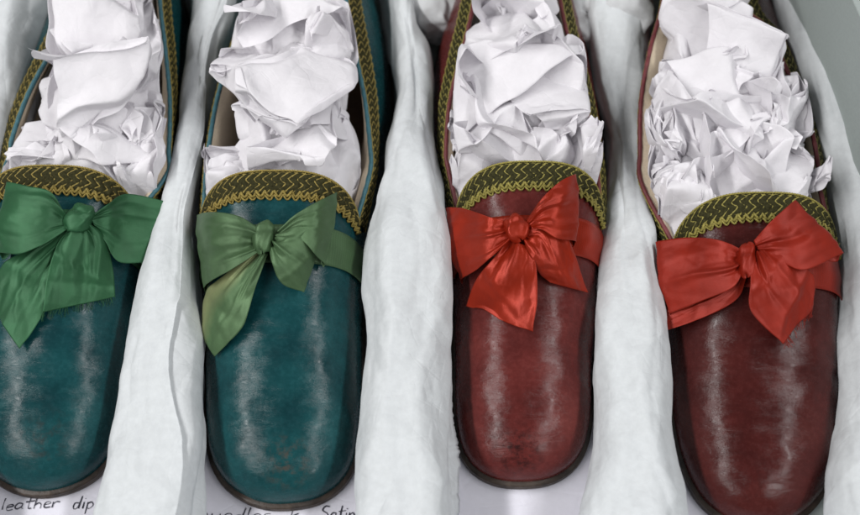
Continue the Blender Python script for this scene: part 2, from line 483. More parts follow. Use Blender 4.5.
def make_shoe(spec):
    s = Shoe(**spec['shape'])
    root = empty('slipper', (s.tipx, .5 * (s.tipy + s.heely), 0))
    tag(root, spec['label'], 'shoe', spec['group'])
    up_m = spec['leather']
    # ---- upper: vamp
    nu, nv = 150, 121
    u = np.linspace(0, 1, nu); g = 1 - np.cos(u * math.pi / 2)
    th = np.linspace(0, math.pi, nv)
    TH, Gg = np.meshgrid(th, g, indexing='xy')
    Y = s.tipy + (s.Yth(TH) - s.tipy) * Gg
    Y[0] = s.tipy + 1e-4
    G = s.A(Y, TH)
    # leather relief: flex creases across the foot, soft dents over the toes
    n = normals(G); n = np.where(n[..., 2:3] < 0, -n, n)
    F = G.reshape(-1, 3)
    d = F[:, 1] - s.tipy
    rs = np.random.RandomState(spec['seed'])
    disp = .08 * fnoise(F, .33, spec['seed']) + .045 * fnoise(F * [1, 1.8, 1], .9, spec['seed'] + 3)
    crease = np.zeros(len(F))
    for k in range(7):
        yc = rs.uniform(6.2, 11.5); xx = rs.uniform(-2, 2); w = rs.uniform(.10, .18)
        line = d - yc - .10 * (F[:, 0] - s.tipx - xx) ** 2 * rs.uniform(-.5, .6) - .25 * fnoise(F, .5, 40 + k)
        ext = np.exp(-((F[:, 0] - s.tipx - xx) / rs.uniform(1.2, 2.4)) ** 2)
        crease -= rs.uniform(.035, .075) * np.exp(-(line / w) ** 2) * ext
        crease += .03 * np.exp(-((line - .3) / .2) ** 2) * ext
    fade = smooth(.0, 1.5, d) * smooth(0, 1.2, F[:, 2] - Z0) * smooth(0, 1.2, (s.Yth(TH) - Y).ravel())
    disp = (disp + crease) * fade
    G = G + n * disp.reshape(G.shape[:2])[..., None]
    mb = MB(); mb.grid(G)
    QL = s.quarter(-1); QR = s.quarter(1)
    mb.grid(QL); mb.grid(QR, flip=True)
    upper = mb.build('upper', up_m, root, recalc=False)
    # ---- lining: the inside skin
    mb = MB()
    Gi = G - n * .22
    mb.grid(Gi[20:], flip=True)
    for Q, sg in ((QL, -1), (QR, 1)):
        nn = normals(Q)
        # walls round the heel look at the middle of the shoe
        yy = np.minimum(Q[..., 1], s.heely - 3.5)
        dv = np.stack([.5 * (s.xlr(yy)[0] + s.xlr(yy)[1]), yy], -1) - Q[..., :2]
        flipm = (nn[..., 0] * dv[..., 0] + nn[..., 1] * dv[..., 1]) < 0
        nn = np.where(flipm[..., None], -nn, nn)
        mb.grid(Q + nn * (.12 + 1.3 * np.linspace(1, 0, Q.shape[1]) ** .62)[None, :, None], flip=(sg < 0))
    mb.build('lining', M['lining'], root)
    # ---- insole
    C = s.C[::12]
    cen = C.mean(0)
    ins = cen + (C - cen) * .95
    mb = MB(); mb.add(np.c_[ins, np.full(len(ins), Z0 + .12)], [tuple(range(len(ins)))])
    mb.build('insole', M['insole'], root)
    # ---- sole
    C = resample(np.vstack([s.C, s.C[:1]]), 241)[:-1]
    tg = np.roll(C, -1, 0) - np.roll(C, 1, 0); tg /= np.linalg.norm(tg, axis=1)[:, None]
    on = np.stack([tg[:, 1], -tg[:, 0]], 1)
    toe = np.exp(-((C[:, 1] - s.tipy) / 3.0) ** 2)
    mb = MB(); rings = []
    for off, z in ((-.9, .54), (-.10, .54), (.09, .53), (.15, .48), (.16, .41), (.11, .37), (.15, .33), (.17, .20), (.15, .06), (.05, .0), (-.9, .0)):
        o2 = off + (toe * .08 if off > .1 else 0)
        rings.append(np.c_[C + on * np.asarray(o2).reshape(-1, 1) if np.ndim(o2) else C + on * o2, np.full(len(C), z)])
    mb.grid(np.array(rings), cv=True)
    st = 10 * len(C)
    mb.f.append(tuple(st + i for i in range(len(C)))); mb.mi.append(0)
    mb.build('sole', M['sole'], root, recalc=True)
    # ---- binding along the topline
    T = np.vstack([s.topL, s.topR[::-1][1:]])
    mb = MB()
    T2 = T.copy(); T2[:, 2] += .04
    rad = .115 + .010 * np.sin(np.arange(len(T)) * 1.3)
    mb.tube(T2, rad, 8)
    mb.build('topline_binding', spec['binding'], root)
    # ---- throat braid
    nth = 180
    thv = np.linspace(s.th_c * .93, math.pi - s.th_c * .93, nth)
    edge = s.throat(thv, np.zeros(nth), lift=.1)
    Lb = np.linalg.norm(np.diff(edge, axis=0), axis=1).sum()
    cum = np.r_[0, np.cumsum(np.linalg.norm(np.diff(edge, axis=0), axis=1))]
    pats, ub = braid_pattern(Lb)
    SS, VV = np.meshgrid(np.linspace(0, Lb, 640), np.linspace(0, 1, 26), indexing='ij')
    TT = np.interp(SS, cum, thv)
    P = s.throat(TT, VV, lift=.06 + .04 * np.sin(VV * math.pi) + .075 * ribs(SS, VV, ub) + .05 * VV ** 3 * np.sin(SS * 2 * math.pi / .40))
    mb = MB(); mb.grid(P, flip=True)
    band = mb.build('throat_braid', M['braid_base'], root, solid=.05)
    def mp(S_, T_, lift=.16):
        thq = np.interp(S_, cum, thv)
        w = .03 * np.sin(thq * 55) * T_
        return s.throat(thq, np.asarray(T_), lift=lift + w)
    rs = np.random.RandomState(spec['seed'] + 9)
    mb = MB()
    def twist(n_): return 1 + .28 * np.sin(np.arange(n_) * 2.1)
    for pts in pats:
        pts = np.array(pts) + rs.normal(0, .018, (len(pts), 2))
        q = resample(pts, 22); q = q[(q[:, 0] > 0) & (q[:, 0] < Lb)]
        if len(q) < 4: continue
        mb.tube(mp(q[:, 0], q[:, 1], np.full(len(q), .125)), .044 * twist(len(q)), 5)
    ss = np.linspace(0, Lb, 260)
    mb.tube(mp(ss, np.full(260, .02), np.full(260, .13)), .05 * twist(260), 6)
    mb.tube(mp(ss, .11 + .02 * np.sin(ss * 20), np.full(260, .14)), .022, 5)
    # ruched lower border
    ss = np.linspace(0, Lb, 900)
    mb.tube(mp(ss, .82 + .17 * np.abs(np.sin(ss * math.pi / .40 + .5 * np.sin(ss * 1.7))), .17 + .05 * np.cos(ss * 2 * math.pi / .40)), .068 * twist(900), 5)
    mb.tube(mp(ss, .94 + .16 * np.abs(np.sin(ss * math.pi / .40 + .5 * np.sin(ss * 1.7))), .12 + .06 * np.cos(ss * 2 * math.pi / .40 + 1)), .05 * twist(900), 5)
    mb.build('gold_cord', spec['gold'], band)
    # ---- side braids on the outside of each quarter
    for side, Q in ((-1, QL), (1, QR)):
        L3 = np.linalg.norm(np.diff(Q[:, -1], axis=0), axis=1); cu = np.r_[0, np.cumsum(L3)]; LL = cu[-1]
        nn = normals(Q)
        yy = np.minimum(Q[..., 1], s.heely - 3.5)
        dv = np.stack([.5 * (s.xlr(yy)[0] + s.xlr(yy)[1]), yy], -1) - Q[..., :2]
        flipm = (nn[..., 0] * dv[..., 0] + nn[..., 1] * dv[..., 1]) > 0
        nn = np.where(flipm[..., None], -nn, nn)
        hgt = np.r_[0, 0]
        def qs(S_, T_, lift):
            S_ = np.clip(np.asarray(S_, float), 0, LL - 1e-3); T_ = np.asarray(T_, float)
            fi = np.interp(S_, cu, np.arange(160))
            i = np.minimum(fi.astype(int), 158); fr = (fi - i)[..., None]
            H_ = np.linalg.norm(Q[i, -1] - Q[i, 0], axis=-1)
            kk = np.clip(1 - (.05 + T_ * .98) / np.maximum(H_, 1) * 1.05, 0, 1) * (Q.shape[1] - 1)
            j = np.minimum(kk.astype(int), Q.shape[1] - 2); fj = (kk - j)[..., None]
            def it(A_): return (A_[i, j] * (1 - fr) + A_[i + 1, j] * fr) * (1 - fj) + (A_[i, j + 1] * (1 - fr) + A_[i + 1, j + 1] * fr) * fj
            nr = it(nn); nr /= np.linalg.norm(nr, axis=-1)[..., None] + 1e-9
            return it(Q) + nr * np.asarray(lift)[..., None]
        pats, us = braid_pattern(LL)
        SS, VV = np.meshgrid(np.linspace(0, LL, 900), np.linspace(0, 1, 18), indexing='ij')
        mb = MB(); mb.grid(qs(SS, VV, .05 + .03 * np.sin(VV * math.pi) + .06 * ribs(SS, VV, us)), flip=side > 0)
        sb = mb.build('side_braid', M['braid_base'], root, solid=.06)
        mb = MB()
        
        for pts in pats:
            pts = np.array(pts) + rs.normal(0, .012, (len(pts), 2)); q = resample(pts, 18); q = q[(q[:, 0] > 0) & (q[:, 0] < LL)]
            if len(q) < 4: continue
            mb.tube(qs(q[:, 0], q[:, 1], np.full(len(q), .115)), .040 * twist(len(q)), 5)
        ss = np.linspace(0, LL, 420)
        mb.tube(qs(ss, 0.02 + .04 * np.sin(ss * 11), np.full(420, .10)), .045 * twist(420), 5)
        mb.tube(qs(ss, .96 + .05 * np.sin(ss * 13), np.full(420, .09)), .045 * twist(420), 5)
        mb.build('gold_cord', spec['gold'], sb)
    # ---- bow
    bow = empty('bow', (0, 0, 0)); bow.parent = root
    kx, ky = spec['bow']['knot'][:2]
    kp = on_height(kx, ky, lambda x, y: s.drape(x, y) + 1.0)
    bow.location = Vector(kp - np.array([s.tipx, .5 * (s.tipy + s.heely), 0])) * S
    if spec.get('bow_label'): bow['label'] = spec['bow_label']
    rib = spec['ribbon']; ribf = spec.get('ribbon_fade', rib)
    # flat band of ribbon stretched over the vamp
    by = kp[1] + spec['bow'].get('band_dy', -.9); bw = 1.75
    thb = np.linspace(R(6), R(174), 90); vb = np.linspace(0, 1, 12)
    TB, VB = np.meshgrid(thb, vb, indexing='ij')
    PB = s.A(by + VB * bw + .12 * np.sin(TB * 3), TB)
    nb = normals(PB); nb = np.where(nb[..., 2:3] < 0, -nb, nb)
    PB = PB + nb * (.14 + .03 * np.sin(VB * 9 + TB * 4))[..., None]
    mb = MB(); mb.grid(PB)
    mb.build('ribbon_band', rib, bow, solid=.04)
    for i, pc in enumerate(spec['bow']['pieces']):
        ribbon_piece(s, bow, pc, ribf if pc.get('fade') else rib, spec['seed'] * 10 + i)
    # knot
    nk, mk = 40, 32
    kxr, kyr = spec['bow']['knot'][2:4]; ang = R(spec['bow'].get('knot_rot', 0))
    V = np.zeros((nk, mk, 3))
    for i, p in enumerate(np.linspace(0.02, math.pi - .02, nk)):
        for j, q in enumerate(np.linspace(0, 2 * math.pi, mk, endpoint=False)):
            r = math.sin(p) ** .62
            fold = 1.06 - .20 * abs(math.sin(1.5 * q + 1.6 * math.cos(p) + spec['seed'])) ** .7 + .07 * abs(math.sin(3.5 * q + 2 * math.cos(p)))
            fold *= 1 - .16 * math.exp(-((math.cos(p) - .25) / .22) ** 2) * (.5 + .5 * math.sin(q))
            x = kxr * r * math.cos(q) * fold; z = .44 * r * math.copysign(abs(math.sin(q)) ** .6, math.sin(q)) * fold; y = kyr * math.cos(p) * (1 + .1 * math.sin(2 * q))
            V[i, j] = (x * math.cos(ang) - y * math.sin(ang), x * math.sin(ang) + y * math.cos(ang), z)
    mb = MB(); mb.grid(V + kp, cv=True)
    mb.build('knot', rib, bow, recalc=True)
    # ---- stuffing
    stuffing(s, spec)
    return s

def ribbon_piece(s, bow, pc, mat, seed):
    rs = np.random.RandomState(seed)
    A_, B_ = [], []
    ox, oy, sc = pc['org']
    for (ax, ay), (bx, by), h in pc['st']:
        ha, hb = (h if isinstance(h, tuple) else (h, h))
        A_.append(on_height(ox + ax / sc, oy + ay / sc, lambda x, y: s.drape(x, y) + ha))
        B_.append(on_height(ox + bx / sc, oy + by / sc, lambda x, y: s.drape(x, y) + hb))
    A_ = np.array(A_); B_ = np.array(B_)
    nu, nv = 84, 48
    if pc['kind'] == 'loop':
        # the ribbon turns over at its outer end and runs back to the knot underneath
        ea, eb = A_[-1], B_[-1]
        pa, pb = A_[-2], B_[-2]
        oa = (ea - pa); ob = (eb - pb); oa /= np.linalg.norm(oa); ob /= np.linalg.norm(ob)
        turn = pc.get('turn', .18)
        gap = pc.get('gap', .9)
        dn = np.array([0, 0, -1.0])
        extraA = [ea + oa * turn * .5 + dn * gap * .25, ea - oa * .15 + dn * gap * .6]
        extraB = [eb + ob * turn * .5 + dn * gap * .25, eb - ob * .15 + dn * gap * .6]
        A0, B0 = A_, B_
        mA = A0[-2] * .6 + B0[-2] * .4; mB = B0[-2] * .6 + A0[-2] * .4
        extraA.append(mA + dn * gap * .8); extraB.append(mB + dn * gap * .8)
        extraA.append(A0[0] + dn * .45); extraB.append(B0[0] + dn * .45)
        A_ = np.vstack([A0, extraA]); B_ = np.vstack([B0, extraB])
        nu = 130
    Ea = resample(catmull(A_, 260), nu) if pc['kind'] != 'loop' else catmull(A_, nu)
    Eb = resample(catmull(B_, 260), nu) if pc['kind'] != 'loop' else catmull(B_, nu)
    v = np.linspace(0, 1, nv)
    G = Ea[:, None] * (1 - v)[None, :, None] + Eb[:, None] * v[None, :, None]
    n = normals(G)
    if pc['kind'] != 'loop':
        n = np.where(n[..., 2:3] < 0, -n, n)
    elif n[:nu // 2, :, 2].mean() < 0: n = -n
    u = np.linspace(0, 1, nu)
    W = np.linalg.norm(Ea - Eb, axis=1)
    folds = np.zeros((nu, nv))
    near = np.exp(-u / (.22 if pc['kind'] == 'loop' else .38))
    for k in range(5):
        c = rs.uniform(.1, .9); wd = rs.uniform(.035, .10); sg = 1 if k % 2 else -1
        path = c + (c - .5) * -.2 * u + .05 * np.sin(u * 5 + k)
        folds += sg * rs.uniform(.10, .20) * near[:, None] * np.exp(-((v[None] - path[:, None]) / wd) ** 2)
    arch = pc.get('arch', .22)
    folds += .65 * arch * np.sin(v * math.pi)[None] * np.sin(np.clip(u, 0, 1) * math.pi * .9)[:, None]
    ph = rs.uniform(0, 6, 4)
    folds += pc.get('wave', .06) * (np.sin(v * 7 + ph[0])[None] * np.sin(u * 5 + ph[1])[:, None] + .6 * np.sin((v[None] * 3 + u[:, None] * 6) * 1.3 + ph[2]))
    for k in range(3):
        an = rs.uniform(-.6, .6); c = rs.uniform(.25, .8)
        l = (u[:, None] - c) * math.cos(an) + (v[None] - .5) * math.sin(an)
        folds += rs.uniform(-.05, .08) * np.exp(-(l / .05) ** 2)
    for tj, amp, wd in pc.get('ridges', []):
        path = np.interp(u, [0, 1], tj)
        folds += amp * np.exp(-((v[None] - path[:, None]) / wd) ** 2) * np.clip(1.15 - u * .3, 0, 1)[:, None]
    LL_ = np.linalg.norm(np.diff(Ea, axis=0), axis=1).sum()
    dom = np.stack(np.broadcast_arrays(u[:, None] * LL_ / 2.4, (v[None] - .5) * (W[:, None] * .6 + .9), 0 * u[:, None] * v[None]), -1).reshape(-1, 3)
    folds += .13 * crumple(dom + [0, 0, .01 * seed], .62, seed + 3).reshape(nu, nv)
    folds += .05 * crumple(dom * [1, 1, 1], .28, seed + 4).reshape(nu, nv)
    folds *= np.clip(W / 1.2, .25, 1)[:, None]
    if pc['kind'] == 'loop': folds[nu // 2:] *= .3
    G = G + n * folds[..., None]
    if pc['kind'] == 'tail' and pc.get('notch'):
        pass
    # never inside the vamp
    flat = G.reshape(-1, 3)
    flat[:, 2] = np.maximum(flat[:, 2], s.drapev(flat[:, 0], flat[:, 1]) + .18)
    L = np.linalg.norm(np.diff(Ea, axis=0), axis=1).sum()
    UU, VV = np.meshgrid(u * L / 2.0, v, indexing='ij')
    mb = MB(); mb.grid(G, UV=np.stack([UU, VV], -1))
    o = mb.build(pc['kind'] if pc['kind'] != 'tail' else 'ribbon_tail', mat, bow, solid=.018)
    if pc['kind'] == 'loop': o.name = 'ribbon_loop'
    if pc.get('fray'):
        mb = MB()
        E = G[-1]; D = G[-1] - G[-3]; D /= np.linalg.norm(D, axis=1)[:, None]
        for k in range(pc['fray']):
            q = rs.uniform(0, nv - 1.01); i = int(q); p = E[i] * (1 - (q - i)) + E[i + 1] * (q - i)
            d = D[i] + rs.normal(0, .22, 3); l = rs.uniform(.12, .38)
            pts = [p - D[i] * .05, p + d * l * .5 + [0, 0, -.01], p + d * l + rs.normal(0, .03, 3) + [0, 0, -.06]]
            mb.tube(catmull(pts, 6), .012, 3)
        mb.build('frayed_threads', mat, o)

# ------------------------------------------------------------------ crumpled stuffing
def ico(n=6):
    import bmesh
    bm = bmesh.new(); bmesh.ops.create_icosphere(bm, subdivisions=n, radius=1)
    bm.verts.ensure_lookup_table()
    V = np.array([v.co[:] for v in bm.verts]); F = [tuple(v.index for v in f.verts) for f in bm.faces]
    bm.free(); return V, F
ICO_V, ICO_F = ico(5)
def crumpled_lump(c, r, rot, seed, amp=1.0, cell=2.5):
    V = np.sign(ICO_V) * np.abs(ICO_V) ** .85 * np.asarray(r)
    D = crumple3(V, cell, seed) * .40 * amp
    V2 = V + D
    V2 = V2 + crumple3(V2, cell * .45, seed + 7, (1, 1, 1)) * .22 * amp
    V2 = V2 + crumple3(V2, cell * .22, seed + 13) * .06 * amp
    a = R(rot); ca, sa = math.cos(a), math.sin(a)
    X = V2[:, 0] * ca - V2[:, 1] * sa; Yy = V2[:, 0] * sa + V2[:, 1] * ca
    return np.stack([X, Yy, V2[:, 2]], 1) + np.asarray(c)
def sheet(c, w, l, rot, tilt, seed, curl=.35):
    n = 60
    a, b = np.meshgrid(np.linspace(-.5, .5, n), np.linspace(-.5, .5, n), indexing='ij')
    rs = np.random.RandomState(seed)
    P = np.stack([a * w * (1 + .3 * b), b * l * (1 - .25 * a), np.zeros_like(a)], -1).reshape(-1, 3)
    edge = np.maximum(np.abs(a), np.abs(b)).ravel()
    P[:, 2] = -curl * ((P[:, 0] / w * 2) ** 2 * .8 + (P[:, 1] / l * 2) ** 2) + .25 * fnoise(P, .6, seed)
    P = P + crumple3(P + [0, 0, seed], 1.2, seed) * .35
    P = P + crumple3(P, .6, seed + 5) * .07
    t = R(tilt); P = np.stack([P[:, 0], P[:, 1] * math.cos(t) - P[:, 2] * math.sin(t), P[:, 1] * math.sin(t) + P[:, 2] * math.cos(t)], 1)
    r = R(rot); P = np.stack([P[:, 0] * math.cos(r) - P[:, 1] * math.sin(r), P[:, 0] * math.sin(r) + P[:, 1] * math.cos(r), P[:, 2]], 1)
    return (P + np.asarray(c)).reshape(n, n, 3)
def folded(c, r, rot, seed, size=13.0, n=150, folds=29):
    """a sheet crumpled the way paper is: the part beyond each random plane is folded straight back"""
    rs = np.random.RandomState(seed)
    r = np.asarray(r, float)
    a, b = np.meshgrid(np.linspace(-.5, .5, n), np.linspace(-.5, .5, n), indexing='ij')
    P = np.stack([a * size * rs.uniform(.8, 1.1), b * size, .9 * np.sin(a * 3 + rs.uniform(0, 6)) + .9 * np.sin(b * 4 + rs.uniform(0, 6))], -1).reshape(-1, 3)
    # random orientation, broadly flat side up
    e = rs.normal(0, .5, 2)
    for ax, an in ((0, e[0]), (1, e[1])):
        i, j = [k for k in range(3) if k != ax]
        pi, pj = P[:, i].copy(), P[:, j].copy()
        P[:, i] = pi * math.cos(an) - pj * math.sin(an); P[:, j] = pi * math.sin(an) + pj * math.cos(an)
    P[:, 2] += r[2] * .55
    for k in range(folds):
        m = rs.normal(0, 1, 3) * [1, 1, .8]; m /= np.linalg.norm(m)
        sup = math.sqrt(((r * m) ** 2).sum())
        f = k / folds
        off = sup * (rs.uniform(1.15, 1.5) * (1 - f) + rs.uniform(.82, 1.02) * f)
        if k % 4 == 3 and f < .75: off = sup * rs.uniform(.35, .8); 
        q = P @ m - off
        # a soft absolute value keeps the crease slightly rounded
        w = .05
        side = np.where(q > 0, 1.0, 0.0)
        refl = 2 * q * side
        amt = rs.uniform(.8, 1.0) if k % 4 != 3 else rs.uniform(.7, .95)
        P = P - m[None] * (refl * amt)[:, None]
    P += crumple3(P, 1.2, seed + 5) * .08
    P += np.stack([fnoise(P, .42, seed + q) for q in range(3)], 1) * .45
    Gs = P.reshape(n, n, 3)
    for _ in range(11):
        Gp = np.pad(Gs, ((1, 1), (1, 1), (0, 0)), mode='edge')
        Gs = .4 * Gs + .15 * (Gp[:-2, 1:-1] + Gp[2:, 1:-1] + Gp[1:-1, :-2] + Gp[1:-1, 2:])
    P = Gs.reshape(-1, 3)
    t = R(rot); P = np.stack([P[:, 0] * math.cos(t) - P[:, 1] * math.sin(t), P[:, 0] * math.sin(t) + P[:, 1] * math.cos(t), P[:, 2]], 1)
    return (P + np.asarray(c)).reshape(n, n, 3)
def stuffing(s, spec):
    mb = MB()
    def clampx(V):
        y = V[:, 1]
        tl = np.interp(y, s.topL[:, 1], s.topL[:, 0]); tr = np.interp(y, s.topR[:, 1], s.topR[:, 0])
        zt = s.ztop(y)
        m = .50 - .60 * smooth(.25, .9, V[:, 2] - zt)
        lo, hi = tl + m, tr - m
        mid = (lo + hi) / 2; hw = (hi - lo) / 2
        q = (V[:, 0] - mid) / hw
        q2 = np.where(np.abs(q) > .85, np.sign(q) * (.85 + .15 * np.tanh((np.abs(q) - .85) / .3)), q)
        V[:, 0] = mid + q2 * hw
        # stay under the leather of the vamp and behind the heel wall
        V[:, 1] = np.minimum(V[:, 1], s.heely - 1.2 + .02 * V[:, 1])
        lim = s.drapev(V[:, 0], V[:, 1]) - .45
        k = smooth(s.Yc + s.bulge - .35, s.Yc + s.bulge + .4, V[:, 1])
        V[:, 2] = np.where(V[:, 2] > lim, lim * (1 - k) + V[:, 2] * k, V[:, 2])
        V[:, 2] = np.maximum(V[:, 2], Z0 + .2)
        return V
    for i, (px, py, z, rx, ry, rz, rot) in enumerate(spec['stuff']):
        c = at_z(px, py, z)
        V = crumpled_lump(c - [0, 0, .5], (rx * .92, ry * .85, rz * .72), rot, spec['seed'] * 31 + i)
        mb.add(clampx(V), ICO_F)
        for q in range(3):
            rsq = np.random.RandomState(spec['seed'] * 100 + i * 10 + q)
            G = folded(c + [rsq.uniform(-.3, .3), rsq.uniform(-.5, .5), -.1 + .15 * q], (rx * 1.25, ry * 1.0, rz * 1.0), rot + rsq.uniform(-30, 30), spec['seed'] * 77 + i * 5 + q)
            mb.grid(clampx(G.reshape(-1, 3).copy()).reshape(G.shape))
    c = at_z(spec['stuff'][0][0], spec['stuff'][0][1], 0)
    o = mb.build('tissue_stuffing', M['stuff'], None, origin=(c[0], c[1], Z0))
    tag(o, spec['stuff_label'], 'tissue paper', 'crumpled tissue wads filling the shoes')

